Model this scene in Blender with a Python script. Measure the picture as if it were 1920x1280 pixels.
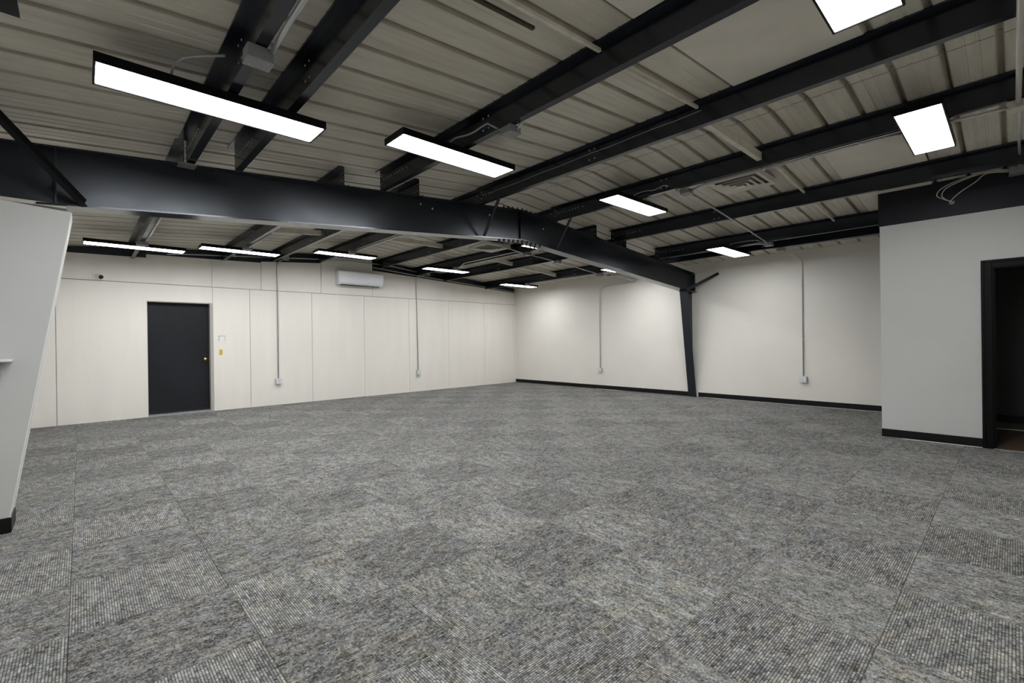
import bpy, math, random
from mathutils import Vector, Matrix

random.seed(7)
for o in list(bpy.data.objects):
    bpy.data.objects.remove(o)
SC = bpy.context.scene
COL = SC.collection

# ------------------------------------------------------------------ camera
CAM_POS = Vector((10.7276, -10.0887, 1.3057))
YAW, PITCH, ROLL = 2.39442025, -0.00144755, -0.01306084
_f = Vector((math.cos(YAW) * math.cos(PITCH), math.sin(YAW) * math.cos(PITCH), math.sin(PITCH)))
_r = Vector((math.sin(YAW), -math.cos(YAW), 0))
_u = _r.cross(_f)
CR = _r * math.cos(ROLL) + _u * math.sin(ROLL)
CU = -_r * math.sin(ROLL) + _u * math.cos(ROLL)
cam_d = bpy.data.cameras.new('camera')
cam = bpy.data.objects.new('camera', cam_d)
COL.objects.link(cam)
cam_d.sensor_width = 36.0
cam_d.lens = 871.9 / 1920 * 36.0
cam_d.clip_start = 0.05
M = Matrix.Identity(4)
for i in range(3):
    M[i][0], M[i][1], M[i][2], M[i][3] = CR[i], CU[i], -_f[i], CAM_POS[i]
cam.matrix_world = M
SC.camera = cam

def to_px(p):
    d = Vector(p) - CAM_POS
    z = d.dot(_f)
    if z < 0.05:
        return None
    return (960 + 871.9 * d.dot(CR) / z, 640 - 871.9 * d.dot(CU) / z)

# ------------------------------------------------------------------ world, exposure
w = bpy.data.worlds.new('world')
SC.world = w
w.use_nodes = True
w.node_tree.nodes['Background'].inputs[0].default_value = (0.5, 0.55, 0.6, 1)
w.node_tree.nodes['Background'].inputs[1].default_value = 0.02
SC.view_settings.view_transform = 'Standard'
SC.view_settings.look = 'None'
SC.view_settings.exposure = 0.0
SC.view_settings.gamma = 1.0
SC.view_settings.use_curve_mapping = False
LAMP = 32.0

# ------------------------------------------------------------------ materials
MATS = {}
def nodes_of(name):
    m = bpy.data.materials.new(name)
    m.use_nodes = True
    nt = m.node_tree
    b = nt.nodes['Principled BSDF']
    MATS[name] = m
    return m, nt, b

def ramp(nt, fac, stops):
    r = nt.nodes.new('ShaderNodeValToRGB')
    el = r.color_ramp.elements
    while len(el) < len(stops):
        el.new(0.5)
    for e, (p, c) in zip(el, stops):
        e.position = p
        e.color = (c[0], c[1], c[2], 1)
    nt.links.new(fac, r.inputs[0])
    return r.outputs[0]

def math_n(nt, op, a, b=None, c=None):
    n = nt.nodes.new('ShaderNodeMath')
    n.operation = op
    for i, v in enumerate((a, b, c)):
        if v is None:
            continue
        if isinstance(v, (int, float)):
            n.inputs[i].default_value = v
        else:
            nt.links.new(v, n.inputs[i])
    return n.outputs[0]

def noise(nt, vec, scale, detail=3, rough=0.55):
    n = nt.nodes.new('ShaderNodeTexNoise')
    n.inputs['Scale'].default_value = scale
    n.inputs['Detail'].default_value = detail
    n.inputs['Roughness'].default_value = rough
    if vec is not None:
        nt.links.new(vec, n.inputs['Vector'])
    return n.outputs[0]

def bump(nt, b, h, strength, dist):
    n = nt.nodes.new('ShaderNodeBump')
    n.inputs['Strength'].default_value = strength
    n.inputs['Distance'].default_value = dist
    nt.links.new(h, n.inputs['Height'])
    nt.links.new(n.outputs[0], b.inputs['Normal'])

def geo_pos(nt, sx=1, sy=1, sz=1):
    g = nt.nodes.new('ShaderNodeNewGeometry')
    mp = nt.nodes.new('ShaderNodeVectorMath')
    mp.operation = 'MULTIPLY'
    mp.inputs[1].default_value = (sx, sy, sz)
    nt.links.new(g.outputs['Position'], mp.inputs[0])
    return mp.outputs[0]

def simple(name, col, rough=0.6, metal=0.0, spec=0.5, var=0.06, vs=3.0, bs=0.0, bscale=200.0, stretch=(1, 1, 1)):
    m, nt, b = nodes_of(name)
    p = geo_pos(nt, *stretch)
    n = noise(nt, p, vs, 4)
    c0 = [max(0, v * (1 - var * 1.6)) for v in col]
    c1 = [v * (1 + var * 1.6) for v in col]
    nt.links.new(ramp(nt, n, [(0.25, c0), (0.75, c1)]), b.inputs['Base Color'])
    b.inputs['Roughness'].default_value = rough
    b.inputs['Metallic'].default_value = metal
    b.inputs['Specular IOR Level'].default_value = spec
    if bs > 0:
        bump(nt, b, noise(nt, p, bscale, 2), bs, 0.002)
    return m

simple('wall_cream', (0.71, 0.68, 0.625), 0.55, var=0.02, vs=1.3, bs=0.12, bscale=120)
simple('panel_cream', (0.79, 0.755, 0.695), 0.5, var=0.02, vs=1.5, bs=0.1, bscale=150, stretch=(1, 3, 0.4))
simple('joint_grey', (0.26, 0.24, 0.21), 0.9, var=0.1)
simple('wall_grey', (0.53, 0.53, 0.515), 0.55, var=0.02, vs=1.5, bs=0.15, bscale=140)
simple('bead_white', (0.75, 0.75, 0.73), 0.5, var=0.03)
simple('black_band', (0.0070, 0.0080, 0.0130), 0.5, spec=0.3, var=0.15, vs=6, bs=0.2, bscale=120)
simple('base_black', (0.0025, 0.0025, 0.0033), 0.45, spec=0.3, var=0.1)
simple('casing_black', (0.0028, 0.0028, 0.0036), 0.42, spec=0.15, var=0.1)
simple('closet_dark', (0.06, 0.06, 0.062), 0.6, var=0.05)
simple('laminate', (0.12, 0.085, 0.06), 0.4, var=0.3, vs=6, stretch=(1, 6, 1))
simple('closet_floor', (0.22, 0.22, 0.21), 0.5, var=0.1)
simple('strip_metal', (0.55, 0.52, 0.47), 0.35, metal=0.6, var=0.05)
simple('door_charcoal', (0.0085, 0.0095, 0.0130), 0.5, spec=0.3, var=0.2, vs=2.5, bs=0.15, bscale=90, stretch=(1, 1, 0.3))
simple('jamb_grey', (0.40, 0.38, 0.345), 0.45, var=0.05)
simple('threshold', (0.62, 0.62, 0.66), 0.3, metal=0.7, var=0.08)
simple('brass', (0.80, 0.62, 0.25), 0.18, metal=1.0, var=0.05)
simple('white_plastic', (0.78, 0.79, 0.81), 0.3, var=0.01)
simple('ac_white', (0.88, 0.90, 0.93), 0.25, var=0.01)
simple('plastic_dark', (0.012, 0.012, 0.014), 0.25, var=0.1)
simple('yellow_plate', (0.62, 0.45, 0.03), 0.45, var=0.05)
simple('paper', (0.78, 0.76, 0.72), 0.6, var=0.02)
simple('galv', (0.45, 0.46, 0.47), 0.35, metal=0.75, var=0.15, vs=30)
simple('jbox_grey', (0.25, 0.255, 0.26), 0.45, metal=0.25, var=0.08, vs=20)
simple('galv_pale', (0.62, 0.63, 0.63), 0.5, metal=0.2, var=0.08, vs=20)
simple('conduit', (0.50, 0.51, 0.51), 0.32, metal=0.65, var=0.08, vs=8)
simple('conduit_beige', (0.52, 0.49, 0.43), 0.5, var=0.06)
simple('cable_grey', (0.30, 0.30, 0.31), 0.45, metal=0.2, var=0.1, vs=60)
simple('bridge_beige', (0.62, 0.58, 0.49), 0.5, var=0.1, vs=8)
simple('rust_brown', (0.045, 0.028, 0.018), 0.7, var=0.3, vs=12)
simple('vent_beige', (0.66, 0.62, 0.54), 0.5, var=0.04)
simple('cover_beige', (0.68, 0.64, 0.56), 0.6, var=0.05, vs=3, bs=0.25, bscale=60)
simple('hole_pale', (0.7, 0.7, 0.68), 0.5, var=0.02)
simple('ground_dark', (0.05, 0.05, 0.05), 0.9)

# painted black steel, semi-gloss
def steel(name, r0, r1):
    m, nt, b = nodes_of(name)
    p = geo_pos(nt, 1, 1, 1)
    n1 = noise(nt, p, 2.2, 5, 0.6)
    n2 = noise(nt, geo_pos(nt, 1, 1, 2.5), 2.4, 3, 0.5)
    nt.links.new(ramp(nt, n1, [(0.3, (0.0046, 0.0056, 0.0092)), (0.7, (0.0080, 0.0095, 0.0152))]), b.inputs['Base Color'])
    nt.links.new(ramp(nt, n2, [(0.35, (r0,) * 3), (0.72, (r1,) * 3)]), b.inputs['Roughness'])
    b.inputs['Specular IOR Level'].default_value = 0.7
    b.inputs['Specular Tint'].default_value = (0.88, 0.94, 1.0, 1)
steel('steel_black', 0.28, 0.36)
steel('purlin_black', 0.17, 0.25)

# roof sheets: beige painted steel, dirt and rib shade painted into the colour
m, nt, b = nodes_of('roof_beige')
p = geo_pos(nt, 5.0, 0.6, 1)
n1 = noise(nt, p, 2.0, 5, 0.65)
n2 = noise(nt, geo_pos(nt, 1, 1, 1), 0.9, 3)
c1 = ramp(nt, n1, [(0.25, (0.53, 0.50, 0.43)), (0.6, (0.66, 0.63, 0.55)), (0.9, (0.73, 0.70, 0.63))])
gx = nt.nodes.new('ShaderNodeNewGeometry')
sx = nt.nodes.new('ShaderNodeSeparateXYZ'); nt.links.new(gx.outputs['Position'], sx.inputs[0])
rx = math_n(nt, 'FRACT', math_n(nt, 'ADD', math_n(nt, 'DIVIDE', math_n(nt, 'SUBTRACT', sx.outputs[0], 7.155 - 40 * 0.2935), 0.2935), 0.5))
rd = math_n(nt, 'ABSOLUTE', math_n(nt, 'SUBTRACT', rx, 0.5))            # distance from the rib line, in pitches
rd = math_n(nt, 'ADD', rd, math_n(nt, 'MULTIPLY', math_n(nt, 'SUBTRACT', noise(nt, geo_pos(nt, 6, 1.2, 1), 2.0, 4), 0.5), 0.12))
rib_shade = ramp(nt, rd, [(0.01, (0.50, 0.48, 0.45)), (0.06, (0.74, 0.72, 0.69)), (0.13, (0.98, 0.98, 0.97))])
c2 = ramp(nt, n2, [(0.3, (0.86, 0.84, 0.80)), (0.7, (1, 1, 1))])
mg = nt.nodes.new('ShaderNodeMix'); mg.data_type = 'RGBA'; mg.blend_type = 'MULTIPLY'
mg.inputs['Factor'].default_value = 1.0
nt.links.new(c2, mg.inputs['A']); nt.links.new(rib_shade, mg.inputs['B'])
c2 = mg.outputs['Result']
mx = nt.nodes.new('ShaderNodeMix'); mx.data_type = 'RGBA'; mx.blend_type = 'MULTIPLY'
mx.inputs['Factor'].default_value = 1.0
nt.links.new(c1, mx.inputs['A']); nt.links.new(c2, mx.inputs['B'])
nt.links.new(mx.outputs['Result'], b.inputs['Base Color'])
b.inputs['Roughness'].default_value = 0.42

# lamp diffuser
m, nt, b = nodes_of('lamp_diffuser')
b.inputs['Base Color'].default_value = (0.9, 0.9, 0.9, 1)
b.inputs['Emission Color'].default_value = (0.97, 0.985, 1.0, 1)
b.inputs['Emission Strength'].default_value = LAMP

# carpet tile: corded loops, u along the cords, v across them (metres); cord sheen painted in by darkening alternate tiles
def carpet(name, lift, spread):
    m, nt, b = nodes_of(name)
    uv = nt.nodes.new('ShaderNodeUVMap'); uv.uv_map = 'UVMap'
    oi = nt.nodes.new('ShaderNodeObjectInfo')
    sep = nt.nodes.new('ShaderNodeSeparateXYZ')
    nt.links.new(uv.outputs[0], sep.inputs[0])
    off = math_n(nt, 'MULTIPLY', oi.outputs['Random'], 37.0)
    u = math_n(nt, 'ADD', sep.outputs[0], off)
    v = math_n(nt, 'ADD', sep.outputs[1], off)
    PC = 0.0104
    row = math_n(nt, 'FLOOR', math_n(nt, 'DIVIDE', sep.outputs[1], PC))
    fr = math_n(nt, 'FRACT', math_n(nt, 'DIVIDE', sep.outputs[1], PC))
    tri = math_n(nt, 'ABSOLUTE', math_n(nt, 'SUBTRACT', fr, 0.5))      # 0 at the cord's crown, .5 in the groove
    cord = nt.nodes.new('ShaderNodeMapRange')
    cord.interpolation_type = 'SMOOTHSTEP'
    cord.inputs[1].default_value = 0.49; cord.inputs[2].default_value = 0.22
    nt.links.new(tri, cord.inputs[0])
    def tex(su, sv_in, scale, detail, rough):
        c = nt.nodes.new('ShaderNodeCombineXYZ')
        nt.links.new(math_n(nt, 'MULTIPLY', u, su), c.inputs[0])
        nt.links.new(sv_in, c.inputs[1]); nt.links.new(off, c.inputs[2])
        return noise(nt, c.outputs[0], scale, detail, rough)
    dash = tex(105.0, math_n(nt, 'MULTIPLY', row, 3.71), 1.0, 2, 0.7)
    streak = tex(26.0, math_n(nt, 'MULTIPLY', row, 1.37), 1.0, 3, 0.6)
    blot = tex(9.0, math_n(nt, 'MULTIPLY', v, 17.0), 1.0, 4, 0.6)
    hue = tex(9.0, math_n(nt, 'MULTIPLY', v, 9.0), 1.0, 2, 0.5)
    val = math_n(nt, 'ADD', math_n(nt, 'ADD', math_n(nt, 'MULTIPLY', math_n(nt, 'SUBTRACT', dash, 0.5), 0.75 * spread),
                 math_n(nt, 'MULTIPLY', math_n(nt, 'SUBTRACT', streak, 0.5), 0.55 * spread)),
                 math_n(nt, 'MULTIPLY', math_n(nt, 'SUBTRACT', blot, 0.5), 0.40))
    val = math_n(nt, 'ADD', val, 0.5)
    colr = ramp(nt, val, [(0.26, (0.030, 0.030, 0.029)), (0.44, (0.145, 0.143, 0.136)), (0.56, (0.262, 0.258, 0.246)), (0.76, (0.46, 0.455, 0.44))])
    tint = ramp(nt, hue, [(0.34, (0.965, 0.995, 1.02)), (0.5, (1, 1, 1)), (0.68, (1.05, 1.015, 0.93))])
    mx = nt.nodes.new('ShaderNodeMix'); mx.data_type = 'RGBA'; mx.blend_type = 'MULTIPLY'
    mx.inputs['Factor'].default_value = 1.0
    nt.links.new(colr, mx.inputs['A']); nt.links.new(tint, mx.inputs['B'])
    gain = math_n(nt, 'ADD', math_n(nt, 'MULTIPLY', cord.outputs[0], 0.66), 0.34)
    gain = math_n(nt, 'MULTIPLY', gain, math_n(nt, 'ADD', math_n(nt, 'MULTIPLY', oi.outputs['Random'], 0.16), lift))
    vm = nt.nodes.new('ShaderNodeVectorMath'); vm.operation = 'SCALE'
    nt.links.new(mx.outputs['Result'], vm.inputs[0]); nt.links.new(gain, vm.inputs['Scale'])
    nt.links.new(vm.outputs[0], b.inputs['Base Color'])
    b.inputs['Roughness'].default_value = 0.95
    b.inputs['Specular IOR Level'].default_value = 0.1
    bump(nt, b, math_n(nt, 'ADD', cord.outputs[0], math_n(nt, 'MULTIPLY', dash, 0.8)), 0.6, 0.003)
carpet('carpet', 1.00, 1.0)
carpet('carpet_shaded', 0.83, 1.12)

# ------------------------------------------------------------------ mesh helpers
class MB:
    def __init__(self):
        self.v = []; self.f = []; self.smooth = []
    def quad(self, a, b, c, d, s=False):
        n = len(self.v); self.v += [tuple(a), tuple(b), tuple(c), tuple(d)]; self.f.append((n, n + 1, n + 2, n + 3)); self.smooth.append(s)
    def box(self, x0, x1, y0, y1, z0, z1):
        n = len(self.v)
        self.v += [(x0, y0, z0), (x1, y0, z0), (x1, y1, z0), (x0, y1, z0), (x0, y0, z1), (x1, y0, z1), (x1, y1, z1), (x0, y1, z1)]
        for q in ((0, 3, 2, 1), (4, 5, 6, 7), (0, 1, 5, 4), (1, 2, 6, 5), (2, 3, 7, 6), (3, 0, 4, 7)):
            self.f.append(tuple(n + i for i in q)); self.smooth.append(False)
        return self
    def prism(self, poly, axis, a0, a1):
        """extrude a polygon; axis 0: poly is (y,z), 1: (x,z), 2: (x,y)"""
        n = len(self.v); k = len(poly)
        for a in (a0, a1):
            for (p, q) in poly:
                self.v.append({0: (a, p, q), 1: (p, a, q), 2: (p, q, a)}[axis])
        self.f.append(tuple(n + i for i in range(k))[::-1]); self.smooth.append(False)
        self.f.append(tuple(n + k + i for i in range(k))); self.smooth.append(False)
        for i in range(k):
            j = (i + 1) % k
            self.f.append((n + i, n + j, n + k + j, n + k + i)); self.smooth.append(False)
        return self
    def hexa(self, pts):
        n = len(self.v); self.v += [tuple(p) for p in pts]
        for q in ((0, 3, 2, 1), (4, 5, 6, 7), (0, 1, 5, 4), (1, 2, 6, 5), (2, 3, 7, 6), (3, 0, 4, 7)):
            self.f.append(tuple(n + i for i in q)); self.smooth.append(False)
        return self
    def tube(self, pts, r, seg=8, fillet=0.0, cap=True):
        P = [Vector(p) for p in pts]
        if fillet > 0 and len(P) > 2:
            Q = [P[0]]
            for i in range(1, len(P) - 1):
                a, c_, b_ = P[i - 1], P[i], P[i + 1]
                d0 = min(fillet, (c_ - a).length * 0.49); d1 = min(fillet, (b_ - c_).length * 0.49)
                s = c_ + (a - c_).normalized() * d0; e = c_ + (b_ - c_).normalized() * d1
                for t in (0, .2, .4, .6, .8, 1):
                    Q.append(s.lerp(c_, t).lerp(c_.lerp(e, t), t))
            Q.append(P[-1]); P = Q
        n0 = len(self.v); ref = None
        for i, q in enumerate(P):
            t = (P[min(i + 1, len(P) - 1)] - P[max(i - 1, 0)]).normalized()
            if ref is None:
                ref = t.orthogonal().normalized()
            ref = (ref - t * ref.dot(t)).normalized()
            bi = t.cross(ref)
            for k in range(seg):
                a = 2 * math.pi * k / seg
                self.v.append(tuple(q + ref * (r * math.cos(a)) + bi * (r * math.sin(a))))
        for i in range(len(P) - 1):
            for k in range(seg):
                a = n0 + i * seg + k; b2 = n0 + i * seg + (k + 1) % seg
                self.f.append((a, b2, b2 + seg, a + seg)); self.smooth.append(True)
        if cap:
            self.f.append(tuple(n0 + k for k in range(seg))[::-1]); self.smooth.append(False)
            e = n0 + (len(P) - 1) * seg
            self.f.append(tuple(e + k for k in range(seg))); self.smooth.append(False)
        return self
    def lathe(self, prof, origin, axis, seg=16):
        """prof: list of (radius, distance along axis)"""
        ax = Vector(axis).normalized(); e1 = ax.orthogonal().normalized(); e2 = ax.cross(e1); o = Vector(origin)
        n0 = len(self.v)
        for (r, d) in prof:
            for k in range(seg):
                a = 2 * math.pi * k / seg
                self.v.append(tuple(o + ax * d + e1 * (r * math.cos(a)) + e2 * (r * math.sin(a))))
        for i in range(len(prof) - 1):
            for k in range(seg):
                a = n0 + i * seg + k; b2 = n0 + i * seg + (k + 1) % seg
                self.f.append((a, b2, b2 + seg, a + seg)); self.smooth.append(True)
        self.f.append(tuple(n0 + k for k in range(seg))[::-1]); self.smooth.append(False)
        e = n0 + (len(prof) - 1) * seg
        self.f.append(tuple(e + k for k in range(seg))); self.smooth.append(False)
        return self
    def mesh(self, name, mat):
        me = bpy.data.meshes.new(name)
        me.from_pydata(self.v, [], self.f)
        me.polygons.foreach_set('use_smooth', self.smooth)
        me.materials.append(MATS[mat])
        me.update()
        return me
    def build(self, name, mat, parent=None, bevel=0.0, loc=None):
        me = self.mesh(name, mat)
        o = bpy.data.objects.new(name, me)
        COL.objects.link(o)
        if parent is not None:
            o.parent = parent
            if loc is None and parent.type == 'EMPTY':
                o.location = -parent.location      # geometry is given in world coordinates
        if loc is not None:
            o.location = loc
        if bevel > 0:
            md = o.modifiers.new('bevel', 'BEVEL'); md.width = bevel; md.segments = 2; md.limit_method = 'ANGLE'
        return o

def tag(o, label=None, cat=None, group=None, kind=None):
    if label: o['label'] = label
    if cat: o['category'] = cat
    if group: o['group'] = group
    if kind: o['kind'] = kind
    return o
def empty(name, loc=(0, 0, 0)):
    o = bpy.data.objects.new(name, None); COL.objects.link(o); o.location = loc; o.empty_display_size = 0.1
    return o
def struct(o, label=None, cat=None):
    return tag(o, label, cat, kind='structure')
def child(o, parent):
    o.parent = parent
    return o

# ------------------------------------------------------------------ building dimensions (metres)
YR, ZR, SL = -5.35, 3.205, 0.0833      # ridge line, height of the frame's top there, roof slope
XE, YS = 11.75, -10.70                 # far ends of the room behind and beside the camera
def pb(y): return ZR - SL * abs(y - YR)          # underside of the purlins
def rf(y): return pb(y) + 0.202                  # underside of the roof sheets

# ------------------------------------------------------------------ floor with carpet tiles
fl = MB().box(-0.3, XE + 0.3, YS - 0.3, 0.3, -0.12, -0.007).build('floor', 'ground_dark')
struct(fl, 'grey carpet tile floor of the empty hall', 'floor')
T = 0.6265
GX0, GY0 = 10.325, -10.145
def tile_mesh():
    h = T / 2 - 0.0005; c = 0.0016
    z0, z1 = -0.0068, 0.0
    v = [(-h, -h, z0), (h, -h, z0), (h, h, z0), (-h, h, z0), (-h, -h, z1 - c), (h, -h, z1 - c), (h, h, z1 - c), (-h, h, z1 - c),
         (-h + c, -h + c, z1), (h - c, -h + c, z1), (h - c, h - c, z1), (-h + c, h - c, z1)]
    f = [(8, 9, 10, 11)] + [(i, (i + 1) % 4, 4 + (i + 1) % 4, 4 + i) for i in range(4)] + [(4 + i, 4 + (i + 1) % 4, 8 + (i + 1) % 4, 8 + i) for i in range(4)]
    return v, f
TV, TF = tile_mesh()
def add_uv(me, fn):
    uvl = me.uv_layers.new(name='UVMap')
    for lp in me.loops:
        uvl.data[lp.index].uv = fn(lp.index, me.vertices[lp.vertex_index].co)
tm = bpy.data.meshes.new('carpet_tile'); tm.from_pydata(TV, [], TF); tm.materials.append(MATS['carpet']); tm.update()
add_uv(tm, lambda i, c: (c.x + 1, c.y + 1))
tm2 = tm.copy(); tm2.materials.clear(); tm2.materials.append(MATS['carpet_shaded'])
cells = []
for i in range(-18, 4):
    for j in range(-2, 18):
        cx, cy = GX0 + (i + 0.5) * T, GY0 + (j + 0.5) * T
        if cx < -T / 2 + 0.02 or cx > XE + T / 2 or cy > T / 2 - 0.02 or cy < YS - T / 2:
            continue
        if cx > 9.62 + T / 2 and cy > -2.52 + T / 2 - 0.02:
            continue
        px = to_px((cx, cy, 0))
        vis = False
        for sx in (-.5, 0, .5):
            for sy in (-.5, 0, .5):
                q = to_px((cx + sx * T, cy + sy * T, 0))
                if q and -5 < q[0] < 1925 and 0 < q[1] < 1285:
                    vis = True
        cells.append(((Vector((cx, cy, 0)) - CAM_POS).length if vis else 99, i, j, cx, cy))
cells.sort()
rest = MB(); rest_uv = []
for n, (d, i, j, cx, cy) in enumerate(cells):
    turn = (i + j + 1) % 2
    rot = (turn + random.choice((0, 2))) % 4
    # tiles at the walls are cut to the room
    edge = cx - T / 2 < 0 or cy + T / 2 > 0 or cy - T / 2 < YS or cx + T / 2 > XE or (cx + T / 2 > 9.55 and cy + T / 2 > -2.46)
    if n < 298 and d < 90 and not edge:
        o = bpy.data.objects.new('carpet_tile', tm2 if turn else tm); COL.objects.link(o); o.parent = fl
        o.location = (cx, cy, random.uniform(-0.0006, 0.0004)); o.rotation_euler[2] = rot * math.pi / 2
    else:
        x0, x1 = max(cx - T / 2 + .0006, 0.001), min(cx + T / 2 - .0006, XE)
        y0, y1 = max(cy - T / 2 + .0006, YS), min(cy + T / 2 - .0006, -0.001)
        regs = [(x0, x1, y0, y1)]
        if x1 > 9.55 and y1 > -2.461:
            regs = []
            if y0 < -2.461: regs.append((x0, x1, y0, -2.461))
            if x0 < 9.549: regs.append((x0, 9.549, max(y0, -2.461), y1))
        for (a0, a1, b0, b1) in regs:
            if n < 298 and d < 90:
                q = MB().box(a0 - cx, a1 - cx, b0 - cy, b1 - cy, -0.0068, 0.0)
                me = q.mesh('carpet_tile', 'carpet_shaded' if turn else 'carpet')
                add_uv(me, lambda k, c, r=rot: ((c.x, c.y), (c.y, -c.x), (-c.x, -c.y), (-c.y, c.x))[r])
                o = bpy.data.objects.new('carpet_tile', me); COL.objects.link(o); o.parent = fl; o.location = (cx, cy, 0)
            else:
                rest.box(a0, a1, b0, b1, -0.0068, -0.0002)
                ox, oy = random.uniform(0, 30), random.uniform(0, 30)
                rest_uv += [(cx, cy, rot, ox, oy)] * 24
if rest.v:
    me = rest.mesh('carpet_beyond', 'carpet')
    def ruv(k, c):
        cx, cy, r, ox, oy = rest_uv[k]; x, y = c.x - cx, c.y - cy
        a, b2 = ((x, y), (y, -x), (-x, -y), (-y, x))[r]
        return (a + ox, b2 + oy)
    add_uv(me, ruv)
    o = bpy.data.objects.new('carpet_beyond', me); COL.objects.link(o); o.parent = fl; o['kind'] = 'stuff'

# ------------------------------------------------------------------ left wall: jointed cream panels over a backing, door opening
DY0, DY1, DZ = -9.205, -8.18, 2.125
wl = MB()
for (y0, y1, z0, z1) in ((YS, DY0, -0.006, 2.86), (DY1, 0.1, -0.006, 2.80), (DY0, DY1, DZ, 2.86)):
    wl.box(-0.22, -0.014, y0, y1, z0, z1)
wl = wl.build('wall_left', 'joint_grey')
struct(wl, 'cream panelled gable wall with the dark door', 'wall')
G = 0.004
def wpanel(y0, y1, zb0, zb1, zt0, zt1, g=G, th=0.0):
    a = y0 + (0.0002 if y0 == DY0 else g); c = y1 - (0.0002 if y1 == DY0 else g)
    def z(t0, t1, y): return t0 + (t1 - t0) * (y - y0) / (y1 - y0)
    m_ = MB().prism([(a, z(zb0, zb1, a)), (c, z(zb0, zb1, c)), (c, z(zt0, zt1, c)), (a, z(zt0, zt1, a))], 0, -0.0138, th)
    return m_.build('wall_panel', 'panel_cream', wl)
HS = 2.44
for y0, y1 in ((YS, -10.395), (-10.395, DY0), (DY1, -7.525), (-7.525, -6.277), (-6.277, -5.036), (-5.036, -3.807), (-3.807, -2.56), (-2.56, -1.273), (-1.273, -0.085)):
    wpanel(y0, y1, 0.002, 0.002, HS - 0.005, HS - 0.005, 0.0028 if y0 > -5.1 else G)
wpanel(DY0, DY1, DZ, DZ, HS - 0.005, HS - 0.005, 0.0015)
wpanel(-0.085, 0.0, 0.002, 0.002, HS - 0.005, HS - 0.005, 0.002, 0.006)
H2 = HS + 0.006
for y0, y1, t0, t1 in ((YS, DY0, 2.875, 2.905), (DY0, -8.187, 2.97, 2.99), (-8.187, -7.307, 2.99, 3.012), (-7.307, -6.995, 3.035, 3.06), (-6.995, -6.061, 3.062, 3.13),
                       (-6.061, -4.81, 3.30, 3.33), (-4.81, -3.60, 3.08, 3.02), (-3.60, 0.0, 3.02, 2.815)):
    wpanel(y0, y1, H2, H2, t0, t1, 0.0055 if y1 in (-6.995,) or y0 in (-6.995,) else 0.003)
# black rake channel of the end frame above the panels
rk = empty('rake_beam', (-0.12, YR, 2.9))
tag(rk, 'black sloping end-frame channel above the cream panelled gable wall', 'beam')
for s in (-1, 1):
    ye = YS if s < 0 else 0.1
    MB().prism([(YR, 2.87), (YR, rf(YR) - 0.003), (ye, rf(ye) - 0.003), (ye, 2.70)], 0, -0.2, -0.03).build('web', 'steel_black', rk)

# door in the left wall
d1 = empty('door_1', (-0.1, (DY0 + DY1) / 2, 0)); struct(d1, 'charcoal flush door with brass knob in the cream panelled wall', 'door')
leaf = MB().box(-0.155, -0.115, DY0 + 0.006, DY1 - 0.05, 0.045, DZ - 0.018).build('leaf', 'door_charcoal', d1, bevel=0.002)
kn = MB().lathe([(0.032, 0.0), (0.033, 0.006), (0.014, 0.010), (0.012, 0.03), (0.022, 0.036), (0.029, 0.048), (0.029, 0.058), (0.02, 0.068), (0.004, 0.071)], (-0.115, -8.305, 1.027), (1, 0, 0), 20)
kn.build('knob', 'brass', d1)
MB().box(-0.2, 0.004, DY1 - 0.05, DY1 + 0.001, 0.0, DZ - 0.001).build('jamb', 'jamb_grey', d1)
MB().box(-0.2, 0.004, DY0 - 0.001, DY0 + 0.006, 0.0, DZ - 0.001).build('jamb', 'jamb_grey', d1)
MB().box(-0.2, 0.004, DY0 + 0.006, DY1 - 0.05, DZ - 0.018, DZ - 0.001).build('head_jamb', 'jamb_grey', d1)
MB().prism([(-0.2, 0.0), (0.012, 0.0), (0.012, 0.012), (-0.03, 0.028), (-0.2, 0.034)], 1, DY0 + 0.006, DY1 - 0.05).build('threshold', 'threshold', d1)
MB().box(-0.1145, -0.107, DY0 + 0.012, DY1 - 0.055, 0.036, 0.075).build('door_sweep', 'plastic_dark', d1)
MB().box(-0.117, -0.10, DY1 - 0.058, DY1 - 0.05, 1.0, 1.06).build('strike_plate', 'brass', d1)

# ------------------------------------------------------------------ right wall, baseboards
wr = MB().box(-0.2, XE, 0.0, 0.2, -0.006, 3.05).build('wall_right', 'wall_cream')
struct(wr, 'smooth cream long wall at the far right', 'wall')
bb = MB().box(0.006, 5.70, -0.012, -0.0005, 0.006, 0.105).build('baseboard_right', 'base_black', bevel=0.003)
struct(bb, 'black vinyl baseboard along the cream wall left of the steel column', 'baseboard')
bb2 = MB().box(5.935, 9.549, -0.012, -0.0005, 0.006, 0.105).build('baseboard_right', 'base_black', bevel=0.003)
struct(bb2, 'black vinyl baseboard along the cream wall right of the steel column', 'baseboard')
for a, c in ((3.15, 3.95), (6.05, 9.5)):
    struct(MB().box(a, c, -0.0135, -0.001, 0.0002, 0.0055).build('trim_1', 'bead_white'),
           'thin pale strip under the black baseboard', 'trim')

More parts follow.
